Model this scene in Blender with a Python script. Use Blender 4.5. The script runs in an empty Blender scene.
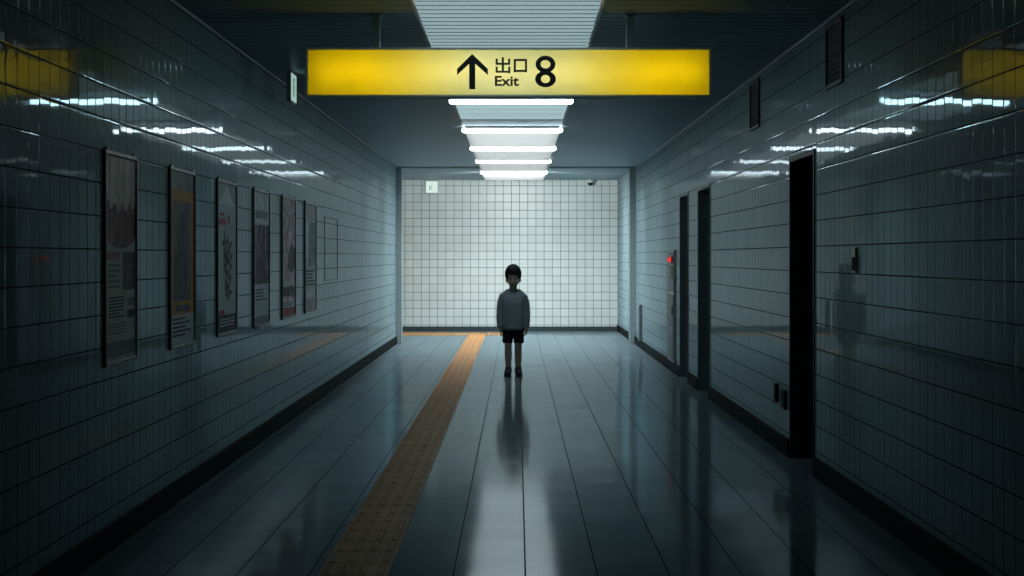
import bpy, bmesh, math, random
from mathutils import Vector, Matrix, noise
random.seed(8)
S = bpy.context.scene
COL = S.collection
PI = math.pi

# ------------------------------------------------------------------ measures
H_CAM = 1.33            # eye height
F = 1800.0              # focal length in pixels of a 1024 px wide frame
XL, XR = -1.85, 1.81    # side walls
HC = 2.71               # ceiling
Y0, YB = -4.0, 32.3     # near end, end wall
YL = 28.6               # where the left wall ends and the side passage opens
XP = -7.0               # far end of the side passage

# ------------------------------------------------------------------ helpers
def link(o, parent=None):
    COL.objects.link(o)
    if parent is not None:
        o.parent = parent
    return o

def mesh_obj(name, bm, mats, parent=None, smooth=False, loc=None):
    bmesh.ops.recalc_face_normals(bm, faces=bm.faces[:])
    me = bpy.data.meshes.new(name)
    bm.to_mesh(me); bm.free()
    if not isinstance(mats, (list, tuple)):
        mats = [mats]
    for m in mats:
        me.materials.append(m)
    if smooth:
        for p in me.polygons:
            p.use_smooth = True
    o = bpy.data.objects.new(name, me)
    if loc is not None:
        o.location = loc
    return link(o, parent)

def thing(name, label, cat, loc=(0, 0, 0), rz=0, group=None):
    o = bpy.data.objects.new(name, None)
    o.empty_display_size = 0.1
    o.location = loc
    o.rotation_euler = (0, 0, rz)
    link(o)
    return tag(o, label, cat, group)

def tag(o, label, cat, group=None, kind=None):
    o['label'] = label; o['category'] = cat
    if group: o['group'] = group
    if kind: o['kind'] = kind
    return o

def struct(o, label=None, cat=None):
    o['kind'] = 'structure'
    if label: o['label'] = label
    if cat: o['category'] = cat
    return o

def box(bm, x0, x1, y0, y1, z0, z1, mi=0, bev=0.0):
    vs = [bm.verts.new((x, y, z)) for z in (z0, z1) for x, y in ((x0, y0), (x1, y0), (x1, y1), (x0, y1))]
    fs = [bm.faces.new([vs[i] for i in q]) for q in ((3, 2, 1, 0), (4, 5, 6, 7), (0, 1, 5, 4), (1, 2, 6, 5), (2, 3, 7, 6), (3, 0, 4, 7))]
    for f in fs: f.material_index = mi
    if bev > 0:
        es = list({e for v in vs for e in v.link_edges})
        rr = bmesh.ops.bevel(bm, geom=es, offset=bev, segments=2, affect='EDGES', profile=0.5)
        for f in rr['faces']: f.material_index = mi
    return vs

def rings(bm, R, mi=0, caps=True):
    """skin a list of vertex rings"""
    n = len(R[0])
    for A, B in zip(R, R[1:]):
        for k in range(n):
            bm.faces.new((A[k], A[(k + 1) % n], B[(k + 1) % n], B[k])).material_index = mi
    if caps:
        bm.faces.new(R[0][::-1]).material_index = mi
        bm.faces.new(R[-1]).material_index = mi

def cyl(bm, p0, p1, r0, r1=None, seg=20, mi=0, caps=True):
    r1 = r0 if r1 is None else r1
    p0, p1 = Vector(p0), Vector(p1)
    Q = (p1 - p0).to_track_quat('Z', 'Y').to_matrix()
    R = []
    for p, r in ((p0, r0), (p1, r1)):
        R.append([bm.verts.new(p + Q @ Vector((r * math.cos(2 * PI * k / seg), r * math.sin(2 * PI * k / seg), 0))) for k in range(seg)])
    rings(bm, R, mi, caps)
    return R[0] + R[1]

def ell(bm, c, r, rot=None, seg=20, mi=0):
    if not isinstance(r, (tuple, list)): r = (r, r, r)
    m = max(6, seg * 2 // 3); c = Vector(c)
    def P(a, b):
        v = Vector((r[0] * math.sin(b) * math.cos(a), r[1] * math.sin(b) * math.sin(a), r[2] * math.cos(b)))
        return bm.verts.new(c + (rot @ v if rot is not None else v))
    R = [[P(2 * PI * k / seg, PI * (1 - i / m)) for k in range(seg)] for i in range(1, m)]
    b, t = P(0, PI), P(0, 0)
    rings(bm, R, mi, False)
    for k in range(seg):
        bm.faces.new((b, R[0][(k + 1) % seg], R[0][k])).material_index = mi
        bm.faces.new((t, R[-1][k], R[-1][(k + 1) % seg])).material_index = mi
    return [b, t] + [v for q in R for v in q]

def loft(bm, secs, seg=40, p=2.4):
    """stacked rounded sections (z, cx, cy, rx, ry)"""
    def se(a, r):
        return r * math.copysign(abs(a) ** (2 / p), a)
    rings(bm, [[bm.verts.new((cx + se(math.cos(2 * PI * k / seg), rx), cy + se(math.sin(2 * PI * k / seg), ry), z)) for k in range(seg)] for z, cx, cy, rx, ry in secs])

def chain(bm, pts, seg=14):
    """tapered, round-jointed limb: pts = [(x,y,z,r), ...]"""
    for i, p in enumerate(pts):
        ell(bm, p[:3], p[3], seg=seg)
        if i:
            q = pts[i - 1]
            if (Vector(p[:3]) - Vector(q[:3])).length > 1e-5:
                cyl(bm, q[:3], p[:3], q[3], p[3], seg=seg)

def prism(bm, pts, y, t, mi=0):
    """flat outline in x,z standing in the plane y, thickness t towards -y"""
    a = [bm.verts.new((x, y - t, z)) for x, z in pts]
    b = [bm.verts.new((x, y, z)) for x, z in pts]
    n = len(pts)
    fs = [bm.faces.new(a), bm.faces.new(b[::-1])]
    for i in range(n):
        fs.append(bm.faces.new((a[i], b[i], b[(i + 1) % n], a[(i + 1) % n])))
    for f in fs: f.material_index = mi

def ring(bm, c, ro, ri, y, t, seg=40, mi=0):
    """elliptic flat ring in x,z"""
    L = []
    for k in range(seg):
        a = 2 * PI * k / seg
        ca, sa = math.cos(a), math.sin(a)
        L.append([bm.verts.new((c[0] + rr[0] * ca, yy, c[1] + rr[1] * sa)) for rr, yy in ((ro, y - t), (ri, y - t), (ri, y), (ro, y))])
    for k in range(seg):
        A, B = L[k], L[(k + 1) % seg]
        for i in range(4):
            j = (i + 1) % 4
            bm.faces.new((A[i], B[i], B[j], A[j])).material_index = mi

def remesh(name, bm, mat, voxel, smooth_it=4, parent=None, disp=None):
    """fuse overlapping closed shapes into one continuous skin"""
    bmesh.ops.recalc_face_normals(bm, faces=bm.faces[:])
    me = bpy.data.meshes.new(name + '_tmp'); bm.to_mesh(me); bm.free()
    o = bpy.data.objects.new(name + '_tmp', me); COL.objects.link(o)
    m = o.modifiers.new('r', 'REMESH'); m.mode = 'VOXEL'; m.voxel_size = voxel; m.use_smooth_shade = True
    if smooth_it:
        s = o.modifiers.new('s', 'SMOOTH'); s.factor = 0.5; s.iterations = smooth_it
    dg = bpy.context.evaluated_depsgraph_get()
    new = bpy.data.meshes.new_from_object(o.evaluated_get(dg))
    bpy.data.objects.remove(o); bpy.data.meshes.remove(me)
    new.name = name
    if disp:
        nn = [v.normal.copy() for v in new.vertices]
        for v, n in zip(new.vertices, nn):
            v.co += n * disp(v.co)
    new.materials.clear(); new.materials.append(mat)
    for p in new.polygons: p.use_smooth = True
    return link(bpy.data.objects.new(name, new), parent)

# ------------------------------------------------------------------ materials
class NT:
    def __init__(s, name):
        s.m = bpy.data.materials.new(name); s.m.use_nodes = True
        s.t = s.m.node_tree; s.t.nodes.clear()
        s.out = s.t.nodes.new('ShaderNodeOutputMaterial')
    def n(s, typ, **kw):
        x = s.t.nodes.new(typ)
        for k, v in kw.items(): setattr(x, k, v)
        return x
    def put(s, sock, v):
        if isinstance(v, (int, float)): sock.default_value = v
        elif isinstance(v, (tuple, list)):
            sock.default_value = tuple(v) + ((1.0,) if len(v) == 3 and len(sock.default_value) == 4 else ())
        else: s.t.links.new(v, sock)
    def math(s, op, a, b=None, c=None, clamp=False):
        x = s.n('ShaderNodeMath', operation=op); x.use_clamp = clamp
        for i, v in enumerate((a, b, c)):
            if v is not None: s.put(x.inputs[i], v)
        return x.outputs[0]
    def smooth(s, v, a, b, lo=0.0, hi=1.0):
        x = s.n('ShaderNodeMapRange', interpolation_type='SMOOTHSTEP')
        s.put(x.inputs[0], v); s.put(x.inputs[1], a); s.put(x.inputs[2], b); s.put(x.inputs[3], lo); s.put(x.inputs[4], hi)
        return x.outputs[0]
    def mix(s, f, a, b):
        x = s.n('ShaderNodeMix', data_type='RGBA')
        s.put(x.inputs[0], f); s.put(x.inputs[6], a); s.put(x.inputs[7], b)
        return x.outputs[2]
    def coord(s):
        g = s.n('ShaderNodeTexCoord'); q = s.n('ShaderNodeSeparateXYZ')
        s.t.links.new(g.outputs['Object'], q.inputs[0])
        return g.outputs['Object'], q.outputs
    def noise(s, vec, scale, detail=3, rough=0.5, out=0):
        x = s.n('ShaderNodeTexNoise'); s.put(x.inputs['Vector'], vec)
        x.inputs['Scale'].default_value = scale; x.inputs['Detail'].default_value = detail; x.inputs['Roughness'].default_value = rough
        return x.outputs[out]
    def bsdf(s, color, rough=0.5, metal=0.0, spec=0.5, normal=None, **kw):
        b = s.n('ShaderNodeBsdfPrincipled')
        s.put(b.inputs['Base Color'], color); s.put(b.inputs['Roughness'], rough)
        s.put(b.inputs['Metallic'], metal); s.put(b.inputs['Specular IOR Level'], spec)
        if normal is not None: s.put(b.inputs['Normal'], normal)
        for k, v in kw.items(): s.put(b.inputs[k.replace('_', ' ')], v)
        s.t.links.new(b.outputs[0], s.out.inputs[0])
        return b
    def bump(s, h, dist=1.0, strength=1.0):
        x = s.n('ShaderNodeBump'); x.inputs['Strength'].default_value = strength; x.inputs['Distance'].default_value = dist
        s.put(x.inputs['Height'], h)
        return x.outputs[0]

def tile_mat(name, ax, pu, pv, u0, v0, tile, grout, rough, gu, gv, tilt, wav, edge=0.010, depth=0.0012, spec=0.5, rvar=0.0, cvar=0.08, dirt=0.10, gloss=None, haze=0.0):
    """ceramic tiles: ax = the two object axes, pu/pv pitch, gu/gv half joint widths"""
    t = NT(name)
    vec, q = t.coord()
    U = t.math('DIVIDE', t.math('SUBTRACT', q[ax[0]], u0), pu)
    V = t.math('DIVIDE', t.math('SUBTRACT', q[ax[1]], v0), pv)
    fu, fv = t.math('FRACT', U), t.math('FRACT', V)
    iu, iv = t.math('FLOOR', U), t.math('FLOOR', V)
    du = t.math('MULTIPLY', t.math('MINIMUM', fu, t.math('SUBTRACT', 1.0, fu)), pu)
    dv = t.math('MULTIPLY', t.math('MINIMUM', fv, t.math('SUBTRACT', 1.0, fv)), pv)
    ju = t.smooth(du, gu * 0.6, gu * 1.25); jv = t.smooth(dv, gv * 0.6, gv * 1.25)
    joint = t.math('MINIMUM', ju, jv)
    eu = t.smooth(du, gu * 0.5, gu + edge); ev = t.smooth(dv, gv * 0.5, gv + edge)
    if isinstance(depth, tuple):
        h = t.math('ADD', t.math('MULTIPLY', eu, depth[0]), t.math('MULTIPLY', ev, depth[1]))
    else:
        h = t.math('MULTIPLY', t.math('MINIMUM', eu, ev), depth)
    cmb = t.n('ShaderNodeCombineXYZ'); t.put(cmb.inputs[0], iu); t.put(cmb.inputs[1], iv)
    wn = t.n('ShaderNodeTexWhiteNoise', noise_dimensions='3D'); t.put(wn.inputs['Vector'], cmb.outputs[0])
    sc = t.n('ShaderNodeSeparateColor'); t.put(sc.inputs[0], wn.outputs['Color'])
    def tl(f, r, p):
        return t.math('MULTIPLY', t.math('MULTIPLY', t.math('SUBTRACT', f, 0.5), t.math('SUBTRACT', r, 0.5)), p * 2 * tilt)
    h = t.math('ADD', h, t.math('ADD', tl(fu, sc.outputs[0], pu), tl(fv, sc.outputs[1], pv)))
    if wav:
        h = t.math('ADD', h, t.math('MULTIPLY', t.noise(vec, 9.0, 1), wav))
    val = t.math('ADD', 1.0 - cvar / 2, t.math('MULTIPLY', sc.outputs[2], cvar))
    ds = t.math('ADD', 1.0 - dirt, t.math('MULTIPLY', t.noise(vec, 2.3, 5, 0.6), dirt * 2))
    mul = t.n('ShaderNodeVectorMath', operation='SCALE'); t.put(mul.inputs[0], tile); t.put(mul.inputs['Scale'], t.math('MULTIPLY', val, ds))
    c = t.mix(joint, grout, mul.outputs[0])
    r = t.math('ADD', rough, t.math('MULTIPLY', t.math('SUBTRACT', 1.0, joint), 0.5), clamp=True)
    if rvar:
        r = t.math('ADD', r, t.math('MULTIPLY', t.noise(vec, 5.0, 4, 0.6), rvar))
    if gloss is None:
        t.bsdf(c, r, 0.0, t.math('MULTIPLY', joint, spec), t.bump(h))
        return t.m
    nb = t.bump(h)               # dull old glaze: matt body under a weak even sheen
    df = t.n('ShaderNodeBsdfDiffuse'); t.put(df.inputs['Color'], c); t.put(df.inputs['Normal'], nb)
    gl = t.n('ShaderNodeBsdfGlossy'); t.put(gl.inputs['Color'], (0.80, 0.93, 1.0)); t.put(gl.inputs['Roughness'], r); t.put(gl.inputs['Normal'], nb)
    if haze:                     # part of the sheen is scattered by grime on the glaze
        g2 = t.n('ShaderNodeBsdfGlossy'); t.put(g2.inputs['Color'], (0.80, 0.93, 1.0)); t.put(g2.inputs['Roughness'], 0.27); t.put(g2.inputs['Normal'], nb)
        m2 = t.n('ShaderNodeMixShader'); m2.inputs[0].default_value = haze
        t.t.links.new(gl.outputs[0], m2.inputs[1]); t.t.links.new(g2.outputs[0], m2.inputs[2]); gl = m2
    lw = t.n('ShaderNodeLayerWeight'); lw.inputs['Blend'].default_value = 0.5; t.put(lw.inputs['Normal'], nb)
    fr = t.math('ADD', 0.04, t.math('MULTIPLY', t.math('POWER', lw.outputs['Facing'], 3.0), gloss - 0.04))
    mx = t.n('ShaderNodeMixShader'); t.put(mx.inputs[0], t.math('MULTIPLY', fr, joint))
    t.t.links.new(df.outputs[0], mx.inputs[1]); t.t.links.new(gl.outputs[0], mx.inputs[2])
    t.t.links.new(mx.outputs[0], t.out.inputs[0])
    return t.m

def plain(name, color, rough=0.5, metal=0.0, spec=0.5, nscale=0, namp=0.15, bump=0.0, **kw):
    t = NT(name)
    vec, q = t.coord()
    c = color; nrm = None
    if nscale:
        nz = t.noise(vec, nscale, 4, 0.6)
        k = t.n('ShaderNodeVectorMath', operation='SCALE'); t.put(k.inputs[0], color)
        t.put(k.inputs['Scale'], t.math('ADD', 1 - namp, t.math('MULTIPLY', nz, 2 * namp)))
        c = k.outputs[0]
        if bump: nrm = t.bump(nz, bump)
    t.bsdf(c, rough, metal, spec, nrm, **kw)
    return t.m

def emit(name, color, strength):
    t = NT(name)
    e = t.n('ShaderNodeEmission'); t.put(e.inputs[0], color); e.inputs[1].default_value = strength
    t.t.links.new(e.outputs[0], t.out.inputs[0])
    return t.m

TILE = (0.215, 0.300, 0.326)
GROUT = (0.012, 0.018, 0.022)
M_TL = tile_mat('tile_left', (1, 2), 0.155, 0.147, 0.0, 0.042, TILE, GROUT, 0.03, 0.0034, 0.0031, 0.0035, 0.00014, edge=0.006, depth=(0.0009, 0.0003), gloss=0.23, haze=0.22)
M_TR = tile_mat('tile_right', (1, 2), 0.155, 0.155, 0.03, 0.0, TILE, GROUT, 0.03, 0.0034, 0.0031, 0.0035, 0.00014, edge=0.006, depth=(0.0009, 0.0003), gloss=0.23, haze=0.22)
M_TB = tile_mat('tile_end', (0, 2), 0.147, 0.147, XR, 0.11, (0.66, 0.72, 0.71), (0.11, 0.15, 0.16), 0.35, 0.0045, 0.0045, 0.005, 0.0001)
M_FLOOR = tile_mat('floor_tile', (0, 1), 0.302, 0.302, 0.035, 0.0, (0.130, 0.170, 0.192), (0.010, 0.014, 0.016), 0.085, 0.0034, 0.0012, 0.003, 0, edge=0.003, depth=0.00003, rvar=0.03, dirt=0.12, gloss=0.33)

def ceiling_mat():
    t = NT('ceiling_planks')
    vec, q = t.coord()
    f = t.math('FRACT', t.math('DIVIDE', q[1], 0.17))
    d = t.math('MULTIPLY', t.math('MINIMUM', f, t.math('SUBTRACT', 1.0, f)), 0.17)
    seam = t.smooth(d, 0.003, 0.006)
    x = t.math('SUBTRACT', f, 0.5)
    bow = t.math('MULTIPLY', t.math('MULTIPLY', x, x), -0.012)
    h = t.math('ADD', bow, t.math('MULTIPLY', seam, 0.003))
    c = t.mix(seam, (0.03, 0.04, 0.045), (0.25, 0.325, 0.36))
    nb = t.bump(h)
    df = t.n('ShaderNodeBsdfDiffuse'); t.put(df.inputs['Color'], c); t.put(df.inputs['Normal'], nb)
    gl = t.n('ShaderNodeBsdfGlossy'); t.put(gl.inputs['Color'], (0.80, 0.93, 1.0)); t.put(gl.inputs['Roughness'], 0.28); t.put(gl.inputs['Normal'], nb)
    mx = t.n('ShaderNodeMixShader'); lw = t.n('ShaderNodeLayerWeight'); lw.inputs['Blend'].default_value = 0.5
    t.put(mx.inputs[0], t.math('MULTIPLY', seam, t.math('MULTIPLY', t.math('POWER', lw.outputs['Facing'], 10.0), 0.34)))
    t.t.links.new(df.outputs[0], mx.inputs[1]); t.t.links.new(gl.outputs[0], mx.inputs[2])
    t.t.links.new(mx.outputs[0], t.out.inputs[0])
    return t.m
M_CEIL = ceiling_mat()
M_PLASTER = plain('painted_plaster', (0.35, 0.4, 0.42), 0.7, nscale=6)
M_BASE = plain('dark_baseboard', (0.006, 0.009, 0.011), 0.6, nscale=8, spec=0.02)
M_BASE2 = plain('grey_baseboard', (0.045, 0.06, 0.066), 0.5, nscale=8, spec=0.1)
M_STEEL = plain('stainless_steel', (0.42, 0.46, 0.48), 0.32, 0.85, nscale=14, namp=0.1)
M_GREYMETAL = plain('grey_painted_steel', (0.14, 0.17, 0.185), 0.35, 0.1, nscale=10)
M_DOOR = plain('dark_door_paint', (0.022, 0.03, 0.035), 0.5, nscale=8, spec=0.2)
M_DOORFRAME = plain('dark_door_frame', (0.10, 0.13, 0.14), 0.5, nscale=8, spec=0.2)
M_BLACK = plain('black_plastic', (0.010, 0.012, 0.014), 0.5, spec=0.08)
M_VOID = plain('dark_void', (0.006, 0.007, 0.008), 0.8)
M_ALU = plain('pale_aluminium', (0.60, 0.70, 0.70), 0.5, 0.0)
M_RAIL = plain('pale_enamelled_steel', (0.27, 0.33, 0.35), 0.3, nscale=10, namp=0.08)
M_CABINET = plain('cabinet_grey', (0.085, 0.11, 0.12), 0.45, nscale=10, spec=0.2)
M_HOUS = plain('white_housing', (0.55, 0.6, 0.62), 0.45)
M_WHITE = plain('white_plastic', (0.6, 0.62, 0.62), 0.4)

# ------------------------------------------------------------------ shell
# floor
bm = bmesh.new()
box(bm, XL - 0.3, XR + 0.6, Y0, YB + 0.3, -0.2, 0.0)
box(bm, XP, XL - 0.3, YL - 0.3, YB + 0.3, -0.2, 0.0)
struct(mesh_obj('floor', bm, M_FLOOR), 'glossy blue-grey tiled corridor floor with long seams', 'floor')
# ceiling with the fire-shutter slot left open
SL0, SL1 = 27.55, 27.75
bm = bmesh.new()
box(bm, XL - 0.3, XR + 0.6, Y0, SL0, HC, HC + 0.2)
box(bm, XL - 0.3, XR + 0.6, SL1, YB + 0.3, HC, HC + 0.2)
box(bm, XP, XL - 0.3, YL - 0.3, YB + 0.3, HC, HC + 0.2)
box(bm, XL - 0.3, XR + 0.6, SL0, SL1, HC + 0.12, HC + 0.2, 1)
struct(mesh_obj('ceiling', bm, [M_CEIL, M_VOID]), 'dark grey metal plank ceiling of the corridor', 'ceiling')
# left wall, its end and the side passage
bm = bmesh.new()
box(bm, XL - 0.3, XL, Y0, YL, 0, HC)
box(bm, XP, XL - 0.3, YL - 0.3, YL, 0, HC)
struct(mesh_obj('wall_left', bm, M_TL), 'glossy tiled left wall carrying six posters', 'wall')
bm = bmesh.new()
box(bm, XP - 0.2, XP, YL - 0.3, YB + 0.3, 0, HC)
struct(mesh_obj('wall_passage', bm, M_TL))
# end wall
bm = bmesh.new()
box(bm, XP, XR + 0.6, YB, YB + 0.3, 0, HC)
struct(mesh_obj('wall_end', bm, M_TB), 'bright white square-tiled wall closing the corridor', 'wall')
# right wall with three door niches
DOORS = [(10.93, 11.93, 1.99), (16.85, 17.98, 2.02), (18.98, 19.98, 2.02)]
bm = bmesh.new()
ys = Y0
for a, b, h in DOORS:
    box(bm, XR, XR + 0.5, ys, a, 0, HC)
    box(bm, XR, XR + 0.5, a, b, h, HC)
    ys = b
box(bm, XR, XR + 0.5, ys, YB, 0, HC)
bmesh.ops.remove_doubles(bm, verts=bm.verts[:], dist=1e-5)
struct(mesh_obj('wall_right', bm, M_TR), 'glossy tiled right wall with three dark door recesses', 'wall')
# baseboards
BB = 0.12
bm = bmesh.new()
box(bm, XL, XL + 0.018, Y0, YL, 0, BB, bev=0.004)
box(bm, XL - 0.2, XL + 0.018, YL, YL + 0.018, 0, BB, bev=0.004)
struct(mesh_obj('baseboard_left', bm, M_BASE), 'black baseboard along the left wall', 'baseboard')
bm = bmesh.new()
ys = Y0
for a, b, h in DOORS + [(YB, YB, 0)]:
    box(bm, XR - 0.018, XR, ys, a, 0, BB, bev=0.004); ys = b
struct(mesh_obj('baseboard_right', bm, M_BASE), 'black baseboard along the right wall', 'baseboard')
bm = bmesh.new()
box(bm, XP, XR - 0.018, YB - 0.018, YB, 0, 0.085, bev=0.004)
struct(mesh_obj('baseboard_end', bm, M_BASE2), 'dark baseboard below the white end wall', 'baseboard')

# ceiling edge mouldings
for nm, x0, x1 in (('trim_1', XL, XL + 0.014), ('trim_2', XR - 0.014, XR)):
    bm = bmesh.new(); box(bm, x0, x1, Y0, YL if nm == 'trim_1' else YB, HC - 0.016, HC, bev=0.003)
    struct(mesh_obj(nm, bm, M_GREYMETAL), 'slim metal moulding where ceiling meets the ' + ('left' if nm == 'trim_1' else 'right') + ' wall', 'moulding')

# doors in the niches
DL = ['widest dark door recess, nearest one on the right wall',
      'tall dark door recess in the right wall, middle of the three',
      'tall dark door recess beside the cabinet with the red lamp']
for k, (a, b, h) in enumerate(DOORS):
    r = bpy.data.objects.new('door_%d' % (k + 1), None); r.location = (XR, (a + b) / 2, 0); link(r)
    struct(r, DL[k], 'door')
    w = (b - a) / 2; D = 0.15
    bm = bmesh.new()          # pressed steel lining: two jambs, a head and a stop
    for s in (-1, 1):
        y0, y1 = sorted((s * w, s * (w - 0.035)))
        box(bm, -0.008, D + 0.05, y0, y1, 0, h, bev=0.003)
        y0, y1 = sorted((s * (w - 0.035), s * (w - 0.055)))
        box(bm, D - 0.03, D, y0, y1, 0, h - 0.035)
    box(bm, -0.008, D + 0.05, -w + 0.035, w - 0.035, h - 0.035, h, bev=0.003)
    mesh_obj('door_frame', bm, M_DOORFRAME if k else M_DOOR, r)
    bm = bmesh.new()
    box(bm, D, D + 0.045, -w + 0.037, w - 0.037, 0.008, h - 0.037, bev=0.003)
    leaf = mesh_obj('door_leaf', bm, M_DOOR, r)
    bm = bmesh.new()
    yk = -w + 0.11
    box(bm, D - 0.006, D, yk - 0.025, yk + 0.025, 0.90, 1.12, bev=0.003)
    cyl(bm, (D - 0.05, yk, 1.02), (D, yk, 1.02), 0.010, seg=12)
    cyl(bm, (D - 0.045, yk, 1.02), (D - 0.045, yk + 0.12, 1.02), 0.009, seg=12)
    mesh_obj('door_handle', bm, M_GREYMETAL, leaf)

# fire-shutter guide rails (U channels) and slot lips
def rail(side, label):
    x = XL if side < 0 else XR
    r = thing('shutter_rail', label, 'shutter rail', (x, 27.65, 0), group='guide rails of the fire shutter')
    bm = bmesh.new()
    d = 0.085 * (-side)
    def bx(x0, x1, y0, y1):
        x0, x1 = sorted((x0, x1)); box(bm, x0, x1, y0, y1, 0, HC, bev=0.003)
    bx(0, d, -0.13, -0.035); bx(0, d, 0.035, 0.13); bx(0, d * 0.25, -0.035, 0.035)
    mesh_obj('channel', bm, M_RAIL, r)
    bm = bmesh.new()
    x0, x1 = sorted((d * 0.55, d * 0.8))
    box(bm, x0, x1, -0.034, -0.022, 0, HC); box(bm, x0, x1, 0.022, 0.034, 0, HC)
    mesh_obj('rubber_seal', bm, M_BLACK, r)
rail(-1, 'pale steel shutter rail at the far end of the left wall')
rail(1, 'pale steel shutter rail on the right wall near the end wall')
bm = bmesh.new()
for a, b in ((SL0 - 0.05, SL0), (SL1, SL1 + 0.05)):
    box(bm, XL, XR, a, b, HC - 0.012, HC + 0.03, bev=0.003)
struct(mesh_obj('trim_3', bm, M_GREYMETAL), 'dark slot of the fire shutter across the far ceiling', 'shutter slot')

# ------------------------------------------------------------------ ceiling lights
LAMP = (0.90, 0.99, 1.0); LAMP_OLD = (0.66, 0.94, 1.0)
UNITS = [9.15, 12.3, 15.5, 19.06, 22.3, 25.3, 28.6]
P_PANEL = [0.42, 0.36, 0.70, 3.5, 11.0, 26.0, 30.0]
P_BLADE = [0.5, 0.5, 0.5, 0.70, 0.22, 0.085, 0.075]
P_TUBE = [3.0, 14.0, 15.0, 14.0, 10.0, 7.0, 7.0]
LL = ['broad glowing ceiling light above the yellow sign, nearest of the row',
      'ceiling light just beyond the yellow hanging sign, mostly behind it',
      'glowing ceiling light right below the yellow sign in view, with wide tube',
      'ceiling light second below the yellow sign in view',
      'ceiling light third below the yellow sign, in front of the shutter slot',
      'last but one ceiling light, crossed by the far shutter slot line',
      'small farthest ceiling light of the row, close to the white end wall']
XC = -0.05
for k, y in enumerate(UNITS):
    r = thing('ceiling_light', LL[k], 'ceiling light', (XC, y, HC), group='ceiling lights along the corridor')
    LC = LAMP if k >= 3 else LAMP_OLD
    m_p = emit('lamp_diffuser_%d' % k, LC, P_PANEL[k]); m_t = emit('lamp_tube_%d' % k, LC, P_TUBE[k])
    L0, L1, W = 0.10, (2.30 if k else 2.60), 0.50
    bm = bmesh.new()
    box(bm, -W - 0.02, -W, L0, L1, -0.022, 0, bev=0.003); box(bm, W, W + 0.02, L0, L1, -0.022, 0, bev=0.003)
    box(bm, -W - 0.02, W + 0.02, L0 - 0.02, L0, -0.022, 0, bev=0.003); box(bm, -W - 0.02, W + 0.02, L1, L1 + 0.02, -0.022, 0, bev=0.003)
    box(bm, -W, W, L0, L1, -0.006, 0)
    mesh_obj('frame', bm, M_GREYMETAL, r)
    bm = bmesh.new()           # ribbed diffuser: one bar per plank, dark gaps between
    box(bm, -W, W, L0, L1, -0.016, -0.007)
    n = 15; p = (L1 - L0) / n
    for i in range(1, n):
        box(bm, -W, W, L0 + i * p - 0.011, L0 + i * p + 0.011, -0.0185, -0.0162, 1)
    mesh_obj('diffuser', bm, [m_p, M_ALU], r)
    if k >= 3:                 # cross-blade louvre: cuts the glare along the corridor
        bm = bmesh.new()
        n = 22; p = (L1 - L0) / n
        for i in range(n + 1):
            box(bm, -W, W, L0 + i * p - 0.002, L0 + i * p + 0.002, -0.062, -0.017)
        mesh_obj('louvre', bm, plain('louvre_blade_%d' % k, (P_BLADE[k],) * 3, 0.6, spec=0.1), r)
    bm = bmesh.new()
    TL, TR, TZ = 0.535, 0.027, -0.037
    cyl(bm, (-TL + TR, 0, TZ), (TL - TR, 0, TZ), TR, seg=18)
    for s in (-1, 1): ell(bm, (s * (TL - TR), 0, TZ), TR, seg=16)
    tb = mesh_obj('tube', bm, m_t, r, smooth=True)
    bm = bmesh.new()
    box(bm, -0.50, 0.50, -0.045, 0.045, -0.02, 0, bev=0.004)
    for s in (-1, 1): box(bm, s * 0.42 - 0.012, s * 0.42 + 0.012, -0.012, 0.012, -0.03, -0.018)
    mesh_obj('lamp_bracket', bm, M_HOUS, r)
# added fill lamp below the last unit, no real fixture, brightens the end wall
la = bpy.data.lights.new('end_wall_fill', 'AREA'); la.shape = 'RECTANGLE'; la.size = 1.0; la.size_y = 0.2
la.energy = 70.0; la.color = (0.93, 1.0, 0.98)
lo = bpy.data.objects.new('end_wall_fill', la); lo.location = (XC, 28.95, HC - 0.13)
lo.rotation_euler = (math.radians(90 - 24), 0, 0); COL.objects.link(lo)

# ------------------------------------------------------------------ hanging exit sign
YS = 10.2; SS = F / YS
def sx(px): return (px - 517.0) / SS
def sz(py): return H_CAM + (257.0 - py) / SS
x0, x1, z0, z1 = sx(305.5), sx(711.5), sz(97.0), sz(47.5)
DEP = 0.16
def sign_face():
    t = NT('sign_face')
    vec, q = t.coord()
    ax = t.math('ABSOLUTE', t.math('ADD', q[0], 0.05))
    glow_fade = t.smooth(ax, 0.10, 0.90)           # lamp glow painted into the sheet colour: pale middle, golden ends
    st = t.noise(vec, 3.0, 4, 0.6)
    c = t.mix(glow_fade, (0.79, 0.72, 0.47), (0.80, 0.61, 0.045))
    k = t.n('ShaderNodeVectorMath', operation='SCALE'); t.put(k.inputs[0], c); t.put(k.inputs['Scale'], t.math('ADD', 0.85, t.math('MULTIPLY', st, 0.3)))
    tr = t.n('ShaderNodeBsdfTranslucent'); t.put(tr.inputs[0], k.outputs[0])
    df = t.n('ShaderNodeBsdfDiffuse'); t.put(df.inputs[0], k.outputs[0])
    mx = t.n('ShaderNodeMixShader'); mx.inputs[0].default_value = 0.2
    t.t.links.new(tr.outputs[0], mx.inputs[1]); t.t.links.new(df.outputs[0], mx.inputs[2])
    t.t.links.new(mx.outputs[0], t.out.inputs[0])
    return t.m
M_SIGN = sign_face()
M_INK = plain('sign_ink', (0.012, 0.014, 0.016), 0.6)
sg = thing('exit_sign', 'long yellow backlit sign with arrow and Exit 8, hanging from the ceiling', 'sign', (0, YS, 0))
bm = bmesh.new()
box(bm, x0, x1, 0, DEP, z1 - 0.012, z1, bev=0.002); box(bm, x0, x1, 0, DEP, z0, z0 + 0.012, bev=0.002)
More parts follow.
